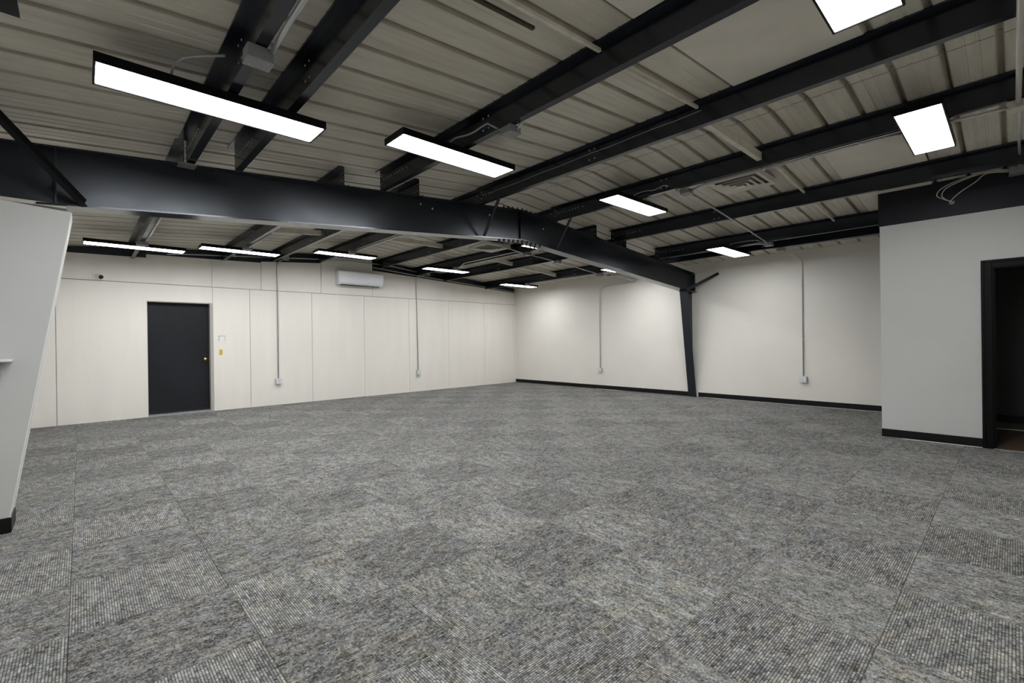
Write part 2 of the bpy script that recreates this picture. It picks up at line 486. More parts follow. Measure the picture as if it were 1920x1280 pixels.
# ------------------------------------------------------------------ partition with the dark doorway (right)
PX, PY, PZ = 9.552, -2.46, 2.722
wp = MB()
wp.box(PX, 10.555, PY, PY + 0.12, -0.006, PZ).box(11.40, XE, PY, PY + 0.12, -0.006, PZ).box(10.555, 11.40, PY, PY + 0.12, 2.075, PZ)
wp.box(PX, PX + 0.12, PY + 0.12, -0.001, -0.006, PZ)
wp = wp.build('wall_partition', 'wall_grey'); struct(wp, 'light grey partition wall with black doorway', 'wall')
ub = MB().prism([(PY + 0.014, PZ), (PY + 0.1, PZ), (PY + 0.1, rf(PY) - 0.01), (PY + 0.014, rf(PY) - 0.004)], 0, PX - 0.016, XE)
ub.prism([(PY + 0.1, PZ), (-0.001, PZ), (-0.001, rf(0) - 0.006), (PY + 0.1, rf(PY + .1) - 0.006)], 0, PX - 0.016, PX + 0.08)
ub.build('upper_band', 'black_band', wp)
struct(MB().box(PX - 0.001, 10.472, PY - 0.012, PY - 0.0005, 0.008, 0.108).build('baseboard_partition', 'base_black', bevel=0.003),
       'black baseboard at the foot of the light grey partition', 'baseboard')
struct(MB().box(9.75, 10.468, PY - 0.0135, PY - 0.001, 0.0002, 0.0075).build('trim_2', 'bead_white'), 'thin white strip under the partition baseboard', 'trim')
d2 = empty('door_2', (10.98, PY, 0)); struct(d2, 'black cased doorway into a dark side room', 'door')
def casing(x0, x1, z0, z1):
    c = MB().box(x0, x1, PY - 0.016, PY - 0.0005, z0, z1)
    return c
casing(10.472, 10.562, 0, 2.158).build('casing', 'casing_black', d2, bevel=0.004)
MB().box(10.476, 10.50, PY - 0.026, PY - 0.016, 0, 2.154).build('casing_bead', 'casing_black', d2, bevel=0.004)
MB().box(10.50, 11.455, PY - 0.026, PY - 0.016, 2.13, 2.154).build('casing_bead', 'casing_black', d2, bevel=0.004)
casing(10.562, 11.393, 2.068, 2.158).build('head_casing', 'casing_black', d2, bevel=0.004)
casing(11.393, 11.483, 0, 2.158).build('casing', 'casing_black', d2, bevel=0.004)
MB().box(10.555, 10.573, PY - 0.001, PY + 0.125, 0, 2.075).build('jamb', 'casing_black', d2)
MB().box(11.382, 11.40, PY - 0.001, PY + 0.125, 0, 2.075).build('jamb', 'casing_black', d2)
MB().box(10.573, 11.382, PY - 0.001, PY + 0.125, 2.057, 2.075).build('head_jamb', 'casing_black', d2)
MB().box(10.573, 10.585, PY + 0.045, PY + 0.08, 0, 2.057).build('stop', 'casing_black', d2)
MB().box(10.56, 11.395, PY - 0.02, PY + 0.012, 0.0, 0.006).build('threshold_strip', 'strip_metal', d2)
# side room behind the doorway
struct(MB().box(PX + 0.12, XE, PY + 0.012, -0.78, -0.006, 0.001).build('floor_side_room', 'laminate'), 'dark brown laminate floor inside the doorway', 'floor')
struct(MB().box(PX + 0.12, XE, -0.75, -0.061, -0.006, 0.003).build('floor_side_room', 'closet_floor'), 'grey floor at the back of the side room', 'floor')
struct(MB().box(PX + 0.12, XE, -0.785, -0.745, 0.001, 0.009).build('trim_3', 'strip_metal'), 'pale transition strip across the side room floor', 'trim')
struct(MB().box(PX + 0.12, XE, -0.06, -0.001, -0.006, 2.715).build('wall_side_room', 'closet_dark'), 'dark grey back wall seen through the doorway', 'wall')
struct(MB().box(PX + 0.12, XE, -0.074, -0.0605, 0.004, 0.115).build('baseboard_side_room', 'base_black', bevel=0.003), 'black baseboard inside the dark side room', 'baseboard')
struct(MB().box(PX + 0.12, XE, PY + 0.12, -0.061, 2.66, 2.715).build('ceiling_side_room', 'closet_dark'), 'dark ceiling of the side room', 'ceiling')

# walls behind and beside the camera
struct(MB().box(XE, XE + 0.15, YS - 0.15, 0.2, -0.006, 3.3).build('wall_rear', 'wall_cream'), 'cream wall behind the camera', 'wall')
struct(MB().box(-0.2, XE, YS - 0.15, YS, -0.006, 2.95).build('wall_near_side', 'wall_grey'), 'light grey wall beside the camera', 'wall')

# ------------------------------------------------------------------ ceiling: ribbed roof sheets on two slopes
ce = MB()
for s in (-1, 1):
    ye = YS - 0.15 if s < 0 else 0.2
    ce.prism([(YR, rf(YR) + 0.06), (YR, rf(YR) + 0.1), (ye, rf(ye) + 0.1), (ye, rf(ye) + 0.06)], 0, -0.2, XE + 0.15)
ce = ce.build('ceiling', 'ground_dark'); struct(ce, 'low pitched roof of beige ribbed metal sheets', 'ceiling')
RP = 0.2935
def rib_profile():
    """one rib pitch, starting at the rib centre: (x, height above the pan)"""
    return [(0, .034), (.010, .034), (.022, .0), (.098, 0), (.104, .0045), (.116, .0045), (.122, 0), (.172, 0), (.178, .0045), (.190, .0045), (.196, 0), (RP - .022, 0), (RP - .010, .034)]
def sheet(x0, nr, s):
    prof = []
    for k in range(nr):
        prof += [(x0 + k * RP + a, h) for a, h in rib_profile()]
    prof += [(x0 + nr * RP, .034), (x0 + nr * RP + .010, .034), (x0 + nr * RP + .021, .003)]
    m_ = MB(); ye = YS if s < 0 else 0.0
    ys = [YR + s * 0.004, ye]
    n = len(prof)
    for y in ys:
        for x, h in prof:
            m_.v.append((x, y, rf(y) + h))
    for i in range(n - 1):
        q = (i, i + 1, n + i + 1, n + i)
        m_.f.append(q if s > 0 else q[::-1]); m_.smooth.append(False)
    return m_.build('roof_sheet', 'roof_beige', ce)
X0R = 7.155 - 25 * RP
k = 0
while X0R + k * RP < XE:
    for s in (-1, 1):
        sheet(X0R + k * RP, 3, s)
    k += 3
# flat covers over the old skylights
PN = [-9.41, -9.04, -7.60, -6.165, -4.705, -3.185, -1.70, -1.225]
PF = [-9.43, -8.02, -7.10, -6.13, -4.66, -3.61, -2.72, -1.225]
def cover(xa, xb, y0, y1):
    pts = []
    for z in (-0.012, -0.001):
        for x, y in ((xa, y0), (xb, y0), (xb, y1), (xa, y1)):
            pts.append((x, y, rf(y) + z))
    return MB().hexa(pts).build('cover_panel', 'cover_beige', ce)
cover(9.21, 10.03, -9.03, -7.67); cover(9.215, 10.06, -7.59, -6.235); cover(9.32, 10.10, -4.69, -3.26); cover(9.33, 10.06, -3.17, -1.77)
for s in (-1, 1):
    cover(9.21, 9.218, -9.03, -7.67) if False else None

# ------------------------------------------------------------------ main frame: rafter, columns
FX0, FX1 = 5.715, 5.90
RD = 0.44
ra = empty('roof_rafter', (5.8, YR, 2.7)); tag(ra, 'deep black steel rafter crossing the hall below the roof', 'beam')
for s in (-1, 1):
    ye = YS + 0.005 if s < 0 else -0.03
    def zz(y, o): return pb(y) + o
    MB().prism([(YR, zz(YR, -RD + .012)), (ye, zz(ye, -RD + .012)), (ye, zz(ye, -.012)), (YR, zz(YR, -.012))], 0, 5.801, 5.813).build('web', 'steel_black', ra)
    MB().prism([(YR, zz(YR, -.013)), (ye, zz(ye, -.013)), (ye, zz(ye, -0.0005)), (YR, zz(YR, -0.0005))], 0, FX0, FX1).build('top_flange', 'steel_black', ra)
    yi = -10.32 if s < 0 else -0.38
    MB().prism([(YR, zz(YR, -RD)), (yi, zz(yi, -RD)), (yi, zz(yi, -RD + .012)), (YR, zz(YR, -RD + .012))], 0, FX0, FX1).build('bottom_flange', 'purlin_black', ra)
# ridge splice plate with bolts
MB().box(5.775, 5.84, YR - 0.010, YR + 0.010, zz(YR, -RD + .013), zz(YR, -.014)).build('splice_plate', 'steel_black', ra)
bm_ = MB().lathe([(0.008, -0.024), (0.008, 0), (0.017, 0.0), (0.017, 0.016), (0.009, 0.016), (0.009, 0.034)], (0, 0, 0), (0, 0, -1), 6)
bme = bm_.mesh('bolt', 'galv')
bme.materials.clear(); bme.materials.append(MATS['steel_black'])
for xx in (FX0 + .045, FX1 - .035):
    for q in range(9):
        y = YR - 0.36 + q * 0.09
        for up in (0, 1):
            o = bpy.data.objects.new('bolt', bme); COL.objects.link(o); o.parent = ra
            if up:
                o.rotation_euler[0] = math.pi
            o.location = Vector((xx, y, pb(y) + 0.0005 if up else pb(y) - RD)) - ra.location
# web stiffener plates and washers
MB().box(5.814, FX1 - .006, -10.222, -10.212, pb(-10.2) - RD + .012, pb(-10.2) - .013).build('stiffener', 'steel_black', ra)
for y, z in ((-7.03, 2.99), (-6.86, 2.965), (-5.93, 3.05), (-4.85, 3.02)):
    MB().lathe([(0.013, 0), (0.013, 0.006), (0.004, 0.007)], (5.813, y, z), (1, 0, 0), 10).build('washer', 'galv_pale', ra)
MB().box(FX1 - .05, FX1 + .07, -9.47, -9.345, pb(-9.41) - .028, pb(-9.41) - .014).build('clip_plate', 'jbox_grey', ra)
# flange braces from the rafter's foot up to the purlins
for (y0, x1, y1) in ((-6.08, 6.28, -6.13), (-4.62, 6.24, -4.66)):
    a = Vector((FX1 - .02, y0, pb(y0) - RD + 0.02)); c = Vector((x1, y1, pb(y1) + 0.03))
    dy = 0.02
    MB().hexa([a + Vector((0, -dy, 0)), a + Vector((0, dy, 0)), a + Vector((-.012, dy, .008)), a + Vector((-.012, -dy, .008)),
               c + Vector((0, -dy, 0)), c + Vector((0, dy, 0)), c + Vector((-.012, dy, .008)), c + Vector((-.012, -dy, .008))]).build('flange_brace', 'steel_black', ra)
def bar(a, c, w_, t_, name, mat, parent):
    a, c = Vector(a), Vector(c); t = (c - a).normalized(); s1 = t.cross(Vector((0, 0, 1))).normalized(); s2 = s1.cross(t)
    P = []
    for e in (a, c):
        for i, j in ((-1, -1), (1, -1), (1, 1), (-1, 1)):
            P.append(e + s1 * (i * t_) + s2 * (j * w_))
    return MB().hexa(P).build(name, mat, parent)
bar((5.90, -0.42, 2.365), (6.42, -0.02, 2.70), 0.03, 0.004, 'eave_brace', 'casing_black', ra)
bar((5.905, -0.42, 2.34), (6.42, -0.015, 2.675), 0.004, 0.022, 'eave_brace', 'casing_black', ra)
bar((5.91, -10.06, 2.40), (6.40, -10.48, 2.80), 0.034, 0.004, 'eave_brace', 'casing_black', ra)
bar((5.92, -10.06, 2.37), (6.41, -10.48, 2.77), 0.004, 0.022, 'eave_brace', 'casing_black', ra)

sc = empty('steel_column', (5.8, -0.1, 0)); tag(sc, 'tapered black steel column standing against the cream wall', 'column')
zt = pb(-.38) - RD
MB().prism([(-0.03, 0.0), (-0.38, zt), (-0.368, zt), (-0.018, 0.0)], 0, FX0, FX1).build('inner_flange', 'steel_black', sc)
MB().prism([(-0.018, 0.0), (-0.368, zt), (-0.368, pb(-.37) - .014), (-0.002, pb(0) - .014), (-0.002, 0.0)], 0, 5.801, 5.8135).build('web', 'steel_black', sc)
MB().box(FX0, FX1 + 0.03, -0.40, -0.003, zt - .014, zt - .001).build('cap_plate', 'steel_black', sc)
MB().box(FX0 + .01, FX1 + 0.01, -0.05, -0.003, 0.0, 0.012).build('base_plate', 'steel_black', sc)
MB().box(5.814, FX1 - .004, -0.03, -0.006, zt + 0.02, pb(0) - .02).build('outer_flange', 'steel_black', sc)

# boxed-in column on the left
bx = empty('column_enclosure', (5.8, -10.5, 0)); tag(bx, 'light grey boxed column widening to the top at the left edge', 'column')
MB().prism([(YS + .001, 0.0), (-10.487, 0.0), (-10.130, 2.318), (YS + .001, 2.36)], 0, 5.62, 5.905).build('cladding', 'wall_grey', bx, bevel=0.006)
def edge_y(z): return -10.487 + (0.357) * z / 2.318
for xx in (5.9, 5.625):
    MB().prism([(edge_y(0.1) - .004, 0.1), (edge_y(0.1) + .0025, 0.1), (edge_y(2.31) + .0025, 2.31), (edge_y(2.31) - .004, 2.31)], 0, xx - .003, xx + .0065).build('corner_bead', 'bead_white', bx)
MB().box(5.615, 5.912, YS + .001, -10.462, 0.0, 0.108).build('baseboard', 'base_black', bx, bevel=0.006)
MB().box(5.64, 5.885, YS + .02, -10.16, 2.345, 2.372).build('top_lumber', 'conduit_beige', bx)
sh = empty('wall_shelf', (5.96, -10.57, 1.2)); tag(sh, 'small white shelf on the boxed column at the left edge', 'shelf')
MB().box(5.906, 6.06, -10.69, -10.443, 1.205, 1.222).build('board', 'white_plastic', sh, bevel=0.006)
MB().box(5.906, 5.912, -10.535, -10.505, 1.06, 1.205).build('bracket', 'galv', sh)
MB().prism([(5.912, 1.07), (5.918, 1.07), (6.03, 1.198), (6.03, 1.205), (5.912, 1.205)], 1, -10.524, -10.516).build('bracket_arm', 'galv', sh)

# black steel plate at the eave beside the camera
pl = empty('eave_plate', (8.2, -10.5, 2.79)); tag(pl, 'black steel eave plate at the top left corner of the view', 'beam')
MB().box(7.70, 8.9, YS + .002, -10.275, 2.785, 2.797).build('plate', 'casing_black', pl)
MB().box(7.70, 8.9, YS + .002, YS + .014, 2.60, 2.785).build('leg', 'steel_black', pl)

# ------------------------------------------------------------------ purlins
def zprof(y):
    z0, z1 = pb(y), pb(y) + 0.2; t = 0.005; fw = 0.058; lp = 0.016
    up = SL * (1 if y < YR else -1)
    return [(y, z0), (y + fw, z0), (y + fw, z0 + lp), (y + fw - t, z0 + lp), (y + fw - t, z0 + t), (y + t, z0 + t), (y + t, z1),
            (y - fw, z1 - up * fw * .0), (y - fw, z1 - lp), (y - fw + t, z1 - lp), (y - fw + t, z1 - t), (y, z1 - t)]
ORD = ['first', 'second', 'third', 'fourth', 'fifth', 'sixth', 'seventh', 'eighth']
def purlin(y, x0, x1, holes, label, group):
    e = empty('roof_purlin', ((x0 + x1) / 2, y, pb(y)))
    tag(e, label, 'beam', group)
    MB().prism(zprof(y), 0, x0, x1).build('z_section', 'purlin_black', e)
    hm = MB()
    for hx, hz in holes:
        zc = pb(y) + hz
        hm.lathe([(0.007, 0), (0.007, 0.0012)], (hx, y - 0.0002, zc), (0, -1, 0), 6)
    if holes:
        o = hm.build('punched_holes', 'hole_pale', e); o['kind'] = 'stuff'
    return e
for i, y in enumerate(PN):
    hs = [(5.97 + 0.055 * q + 0.03 * (q // 4), 0.10) for q in range(9)] + [(5.935, .06), (5.935, .14)]
    for hx in (7.72, 7.79):
        hs += [(hx, 0.05), (hx, 0.15)]
    x1 = XE - 0.002 if y < -2.56 or y > -2.3 else XE
    if y > -2.46: x1 = PX - 0.02
    purlin(y, 5.89 if i else 5.902, x1, hs, 'black Z-shaped roof purlin in the nearer bay, %s from the left' % ORD[i], 'purlins of the nearer bay')
for i, y in enumerate(PF):
    hs = [(5.80, .06), (5.86, .06), (5.80, .14), (5.86, .14)]
    for hx in (2.3, 2.36, 3.4, 3.46, 4.4, 4.46):
        hs += [(hx, 0.055), (hx, 0.155)]
    purlin(y, -0.028, 5.895 if i else 5.90, hs, 'black Z-shaped roof purlin in the far bay, %s from the left' % ORD[i], 'purlins of the far bay')
# beige bridging angles between purlins
def bridging(x, y0, y1, zo, label, mat='bridge_beige', h=0.07):
    e = empty('bridging_angle', (x, (y0 + y1) / 2, pb((y0 + y1) / 2)))
    tag(e, label, 'angle bar', 'bridging angles between purlins')
    def z(y, d): return pb(y) + zo + d
    MB().prism([(y0, z(y0, 0)), (y1, z(y1, 0)), (y1, z(y1, h)), (y0, z(y0, h))], 0, x, x + .004).build('upright_leg', mat, e)
    MB().prism([(y0, z(y0, 0)), (y1, z(y1, 0)), (y1, z(y1, .004)), (y0, z(y0, .004))], 0, x - (.045 if h > .04 else .018), x).build('flat_leg', mat, e)
for i, (a, c, zo, lb) in enumerate(((-9.03, -7.61, 0.10, 'beige bridging angle between the second and third purlins of the nearer bay'), (-7.58, -6.18, 0.10, 'beige bridging angle between the third and fourth purlins of the nearer bay'),
                                (-6.10, -4.71, 0.06, 'large beige bridging angle between the fourth and fifth purlins of the nearer bay'),
                                (-4.64, -3.19, 0.10, 'beige bridging angle between the fifth and sixth purlins of the nearer bay'), (-3.12, -1.71, 0.09, 'beige bridging angle between the sixth and seventh purlins of the nearer bay'))):
    bridging(8.90 if i else 8.93, a, c, zo if i == 2 else 0.145, lb, h=0.08 if i == 2 else 0.022)
bridging(8.86, -9.0, -8.15, 0.13, 'short rusty brown bar under the roof sheets at the top of the picture', 'rust_brown', 0.016)
for a, c, lb in ((-7.95, -7.12, 'second and third'), (-6.06, -4.68, 'fourth and fifth'), (-3.54, -2.74, 'sixth and seventh'), (-2.65, -1.24, 'seventh and eighth')):
    bridging(2.85, a, c, 0.06, 'beige bridging angle between the %s purlins of the far bay' % lb, h=0.08)

# ------------------------------------------------------------------ LED panel lights
def light(x, y, z, label, cable=None, n=[0]):
    e = empty('led_panel_light', (x, y, z)); tag(e, label, 'ceiling light', 'suspended LED panel lights')
    L, W_ = 1.215, 0.305
    h = MB()
    t = 0.011
    h.box(-W_ / 2, W_ / 2, -L / 2, L / 2, 0.030, 0.046)
    h.box(-W_ / 2, -W_ / 2 + t, -L / 2, L / 2, -0.006, 0.030).box(W_ / 2 - t, W_ / 2, -L / 2, L / 2, -0.006, 0.030)
    h.box(-W_ / 2 + t, W_ / 2 - t, -L / 2, -L / 2 + t, -0.006, 0.030).box(-W_ / 2 + t, W_ / 2 - t, L / 2 - t, L / 2, -0.006, 0.030)
    h.build('housing', 'casing_black', e, loc=(0, 0, 0))
    MB().box(-W_ / 2 + t, W_ / 2 - t, -L / 2 + t, L / 2 - t, 0.0, 0.008).build('diffuser', 'lamp_diffuser', e, loc=(0, 0, 0))
    if cable:
        MB().tube(cable, 0.007, 8, 0.08).build('cable', 'cable_grey', e)
    for s in (-1, 1):
        MB().box(-0.02, 0.02, s * 0.035 - .012, s * 0.035 + .012, 0.046, 0.056).build('hanger_clip', 'galv', e, loc=(0, 0, 0))
    return e
DZL = 0.056
def lz(y): return pb(y) - DZL
light(7.31, -9.42, lz(-9.42), 'large lit LED panel nearest the camera at the upper left',
      [(7.36, -9.69, 2.86), (7.52, -9.69, 2.90), (7.64, -9.64, 2.90), (7.78, -9.49, 2.90)])
light(7.31, -7.60, lz(-7.60), 'lit LED panel between the two leftmost junction boxes, upper middle',
      [(7.34, -7.72, 3.0), (7.45, -7.72, 3.06), (7.62, -7.66, 3.05), (7.80, -7.62, 3.10), (7.83, -7.62, 3.07), (7.94, -7.58, 3.0)])
light(7.28, -4.62, lz(-4.66), 'lit LED panel just right of the roof ridge with a bent grey cable',
      [(7.33, -4.74, 3.11), (7.33, -4.74, 3.20), (7.50, -4.73, 3.22), (7.65, -4.72, 3.19), (7.78, -4.72, 3.24), (7.90, -4.66, 3.14), (7.97, -4.60, 3.11)])
light(7.28, -1.58, lz(-1.58), 'lit LED panel near the cream right wall in front of the rafter',
      [(7.34, -1.73, 2.87), (7.34, -1.73, 2.95), (7.6, -1.72, 2.96), (7.8, -1.72, 2.95), (7.92, -1.66, 2.875)])
light(1.60, -9.45, lz(-9.43), 'leftmost lit LED panel near the gable wall')
light(1.55, -8.02, lz(-8.02), 'second LED panel from the left near the gable wall')
light(1.52, -6.12, lz(-6.12), 'lit LED panel above the white air conditioner')
light(1.54, -3.68, lz(-3.61), 'lit LED panel right of the air conditioner, in front of a far purlin')
light(1.54, -1.30, lz(-1.225), 'lit LED panel in the far corner of the hall')
light(4.88, -3.70, lz(-3.61), 'lit LED panel half hidden behind the rafter below the ridge')
light(4.84, -1.30, lz(-1.225), 'lit LED panel half hidden behind the rafter near the steel column')
light(4.88, -9.43, lz(-9.43), 'LED panel hidden behind the rafter at its left end')
light(4.88, -8.02, lz(-8.02), 'LED panel hidden behind the left half of the rafter')
light(4.88, -6.12, lz(-6.12), 'LED panel hidden behind the rafter just left of the ridge')
light(10.22, -4.62, lz(-4.66), 'lit LED panel above the grey partition at the right')
light(10.22, -7.66, lz(-7.60), 'lit LED panel cut by the top edge of the picture')
light(10.22, -9.42, lz(-9.42), 'LED panel above the camera outside the picture')

# ------------------------------------------------------------------ junction boxes and conduits
def jbox(x, y, z, label, sx=0.115, sy=0.115, sz=0.055, mat='jbox_grey', rz=0, plate=(0, 0, -1)):
    e = empty('junction_box', (x, y, z)); tag(e, label, 'junction box', 'steel junction boxes')
    MB().box(-sx / 2, sx / 2, -sy / 2, sy / 2, -sz / 2, sz / 2).build('box', mat, e, bevel=0.004, loc=(0, 0, 0))
    ax = max(range(3), key=lambda i: abs(plate[i])); hs = [sx / 2 + .003, sy / 2 + .003, sz / 2 + .003]
    lo = [-h for h in hs]; hi = list(hs)
    if plate[ax] < 0: hi[ax] = -hs[ax] + .003 + .0005; lo[ax] = hi[ax] - .004
    else: lo[ax] = hs[ax] - .003 - .0005; hi[ax] = lo[ax] + .004
    MB().box(lo[0], hi[0], lo[1], hi[1], lo[2], hi[2]).build('cover_plate', mat, e, bevel=0.001, loc=(0, 0, 0))
    for s in (-1, 1):
        c = [0, 0, 0]; o1, o2 = [i for i in range(3) if i != ax]
        c[o1] = s * hs[o1] * .6; c[o2] = s * hs[o2] * .6; c[ax] = (lo[ax] if plate[ax] < 0 else hi[ax])
        MB().lathe([(0.006, -.001), (0.006, 0.002), (0.002, 0.003)], c, plate, 8).build('screw', 'galv', e, loc=(0, 0, 0))
    return e
jbox(8.02, -9.385, pb(-9.41) - 0.04, 'galvanised junction box under the leftmost purlin by the nearest light', 0.10, 0.125, 0.07)
jbox(8.00, -7.545, pb(-7.6) - 0.03, 'junction box under a purlin beside the upper middle light')
jbox(7.985, -4.575, pb(-4.7) - 0.03, 'junction box where two conduits meet right of the ridge light')
jbox(7.95, -1.63, pb(-1.65) - 0.03, 'junction box at the end of the crossing conduit near the right wall')
jbox(7.995, -1.17, pb(-1.2) - 0.032, 'small junction box above the right wall drop conduit')
jbox(10.765, -4.63, pb(-4.66) - 0.032, 'beige junction box above the doorway side of the right hand light', 0.12, 0.12, 0.06, 'conduit_beige')
jbox(10.79, -2.54, 3.10, 'galvanised junction box on the black band over the partition', 0.17, 0.13, 0.075)
jbox(4.16, -3.56, pb(-3.6) - 0.03, 'junction box behind the rafter at the ridge end of a crossing conduit', 0.12, 0.12, 0.06)
jbox(4.20, -2.70, pb(-2.7) - 0.03, 'junction box midway on the crossing conduit behind the rafter', 0.12, 0.12, 0.06)
jbox(4.16, -1.18, pb(-1.2) - 0.03, 'junction box at the wall end of the crossing conduit behind the rafter', 0.12, 0.12, 0.06)
jbox(4.36, -1.05, pb(-1.05) - 0.045, 'smaller junction box beside the partly hidden light near the column', 0.10, 0.10, 0.05)
jbox(0.075, -6.84, 3.15, 'junction box on the gable wall left of the air conditioner', 0.06, 0.12, 0.10, plate=(1, 0, 0))
jbox(0.085, -3.28, 3.11, 'round cornered junction box high on the gable wall right of the air conditioner', 0.07, 0.14, 0.06)
for (x, y, lb) in ((1.85, -9.40, 'junction box on the leftmost far light'), (1.8, -7.98, 'junction box on the second far light'), (1.78, -6.10, 'junction box on the light above the air conditioner'),
                   (1.80, -3.58, 'junction box on the far light right of the air conditioner'), (1.80, -1.20, 'junction box on the far corner light')):
    jbox(x, y, pb(y) - 0.03, lb, 0.09, 0.14, 0.055)

def conduit(pts, label, r=0.011, mat='conduit', straps=(), fillet=0.08, name='conduit'):
    e = empty(name, pts[0]); tag(e, label, 'conduit', 'electrical conduits')
    MB().tube(pts, r, 10, fillet).build('pipe', mat, e)
    for (p, ax) in straps:
        p = Vector(p); ax = Vector(ax)
        MB().tube([p - ax * .011, p + ax * .011], r * 1.5, 10).build('strap', 'galv_pale', e)
    return e
Zx, Zy, Zz = (1, 0, 0), (0, 1, 0), (0, 0, 1)
conduit([(8.08, -9.33, pb(-9.41) - .02), (8.3, -9.335, pb(-9.41) - .012), (9.9, -9.335, pb(-9.41) - .012)], 'pair of metal conduits rising along the leftmost purlin', 0.013)
conduit([(8.06, -7.53, pb(-7.6) - .03), (8.12, -7.51, pb(-7.6) + .03), (8.25, -7.50, pb(-7.6) + .05)], 'conduit leaving the upper middle junction box along its purlin', 0.010)
conduit([(8.04, -4.58, 3.125), (8.25, -4.63, pb(-4.66) - .012), (10.06, -4.63, pb(-4.66) - .012)], 'pale conduit along the purlin towards the right hand light',
        straps=[((8.9, -4.63, pb(-4.66) - .012), Zx), ((9.75, -4.63, pb(-4.66) - .012), Zx)])
conduit([(10.33, -4.63, pb(-4.66) - .018), (10.50, -4.63, pb(-4.66) - .03), (10.71, -4.63, pb(-4.66) - .032)], 'short conduit between the right hand light and the beige box', 0.013, 'conduit_beige')
conduit([(7.985, -4.52, pb(-4.66) - .03), (7.975, -3.10, pb(-3.18) - .014), (7.96, -1.69, pb(-1.69) - .03)], 'thin straight conduit crossing from the ridge box to the right wall box', 0.010)
conduit([(7.90, -1.58, 2.878), (7.75, -1.575, pb(-1.56) + .02), (5.93, -1.575, pb(-1.56) + .02)], 'conduit along the seventh near purlin towards the rafter', 0.010)
conduit([(7.94, -1.15, 2.84), (7.75, -1.145, pb(-1.2) + .032), (5.95, -1.145, pb(-1.2) + .032)], 'lower conduit along the last near purlin towards the rafter', 0.009)
conduit([(8.05, -1.165, 2.832), (8.25, -1.155, pb(-1.2) - .012), (9.53, -1.155, pb(-1.2) - .012)], 'conduit along the last purlin towards the partition', 0.010,
        straps=[((8.75, -1.155, pb(-1.2) - .012), Zx)])
conduit([(8.01, -1.11, 2.832), (8.02, -0.10, 2.765), (8.0, -0.018, 2.70), (8.0, -0.018, 0.56)], 'conduit dropping down the cream wall right of the steel column', 0.0105,
        straps=[((8.0, -0.018, 2.05), Zz), ((8.0, -0.018, 1.25), Zz)], fillet=0.06)
conduit([(10.765, -4.69, pb(-4.66) - .032), (10.765, -10.3, pb(-10.3) - .03)], 'white painted pipe running to the top right corner', 0.016, 'conduit_beige', fillet=0)
conduit([(10.765, -4.57, pb(-4.66) - .032), (10.785, -2.60, 3.105)], 'metal conduit between the beige box and the partition box', 0.011, fillet=0)
conduit([(4.16, -3.62, pb(-3.6) - .03), (4.18, -5.3, pb(-5.3) - .014), (4.18, -5.35, ZR - .014), (4.18, -9.4, pb(-9.4) - .014)], 'crossing conduit behind the rafter left of the ridge box', 0.010, fillet=0.05)
conduit([(4.16, -3.50, pb(-3.5) - .03), (4.20, -2.76, pb(-2.76) - .03)], 'crossing conduit behind the rafter between two boxes', 0.010, fillet=0)
conduit([(4.20, -2.64, pb(-2.64) - .03), (4.165, -1.24, pb(-1.24) - .03)], 'crossing conduit behind the rafter reaching the wall side box', 0.010, fillet=0)
conduit([(4.10, -3.60, 3.02), (4.0, -3.66, pb(-3.6) + .03), (2.2, -3.66, pb(-3.6) + .03), (1.95, -3.58, pb(-3.6) - .025), (1.84, -3.58, pb(-3.6) - .03)], 'conduit along the far purlin to the light right of the air conditioner', 0.010)
conduit([(4.68, -6.06, pb(-6.1) - .012), (1.82, -6.06, pb(-6.1) - .012)], 'bright conduit along the far purlin to the light above the air conditioner', 0.011)
conduit([(4.68, -9.36, pb(-9.4) - .012), (1.9, -9.36, pb(-9.4) - .012)], 'bright conduit along the far purlin to the leftmost far light', 0.013, straps=[((3.2, -9.36, pb(-9.4) - .012), Zx), ((2.4, -9.36, pb(-9.4) - .012), Zx)])
conduit([(3.05, -7.95, pb(-8) - .012), (2.1, -7.95, pb(-8) - .014), (1.9, -7.97, pb(-8) - .035)], 'short conduit along the far purlin to the second far light', 0.012)
conduit([(4.10, -1.16, pb(-1.2) - .02), (3.9, -1.16, pb(-1.2) - .012), (1.84, -1.16, pb(-1.2) - .012)], 'conduit along the far purlin to the corner light', 0.010, straps=[((3.3, -1.16, pb(-1.2) - .012), Zx), ((2.6, -1.16, pb(-1.2) - .012), Zx)])
conduit([(4.40, -1.0, pb(-1.0) - .045), (4.40, -0.05, 2.735), (4.38, -0.02, 2.73), (3.42, -0.02, 2.70), (3.29, -0.02, 2.62), (3.285, -0.018, 0.56)], 'conduit bending down the cream wall left of the steel column', 0.0105,
        straps=[((3.286, -0.018, 1.65), Zz), ((3.286, -0.018, 1.2), Zz)], fillet=0.09)
conduit([(0.05, -8.9, 3.0), (0.05, -8.6, 3.03), (0.06, -6.9, 3.15)], 'thin conduit along the gable wall top left of the wall box', 0.012, straps=[((0.055, -7.8, 3.086), Zy)])
conduit([(0.06, -6.78, 3.155), (0.06, -6.5, 3.185), (0.06, -5.5, 3.245), (0.06, -4.4, 3.235), (0.07, -3.35, 3.12)], 'thin conduit along the gable wall above the air conditioner', 0.012, straps=[((0.06, -5.5, 3.245), Zy)], fillet=0.3)
conduit([(0.02, -4.80, 3.155), (0.02, -3.62, 3.06), (0.02, -0.05, 2.845)], 'cream conduit on the sloping edge of the gable wall towards the corner', 0.011, 'conduit_beige', straps=[((0.02, -4.2, 3.107), Zy)])
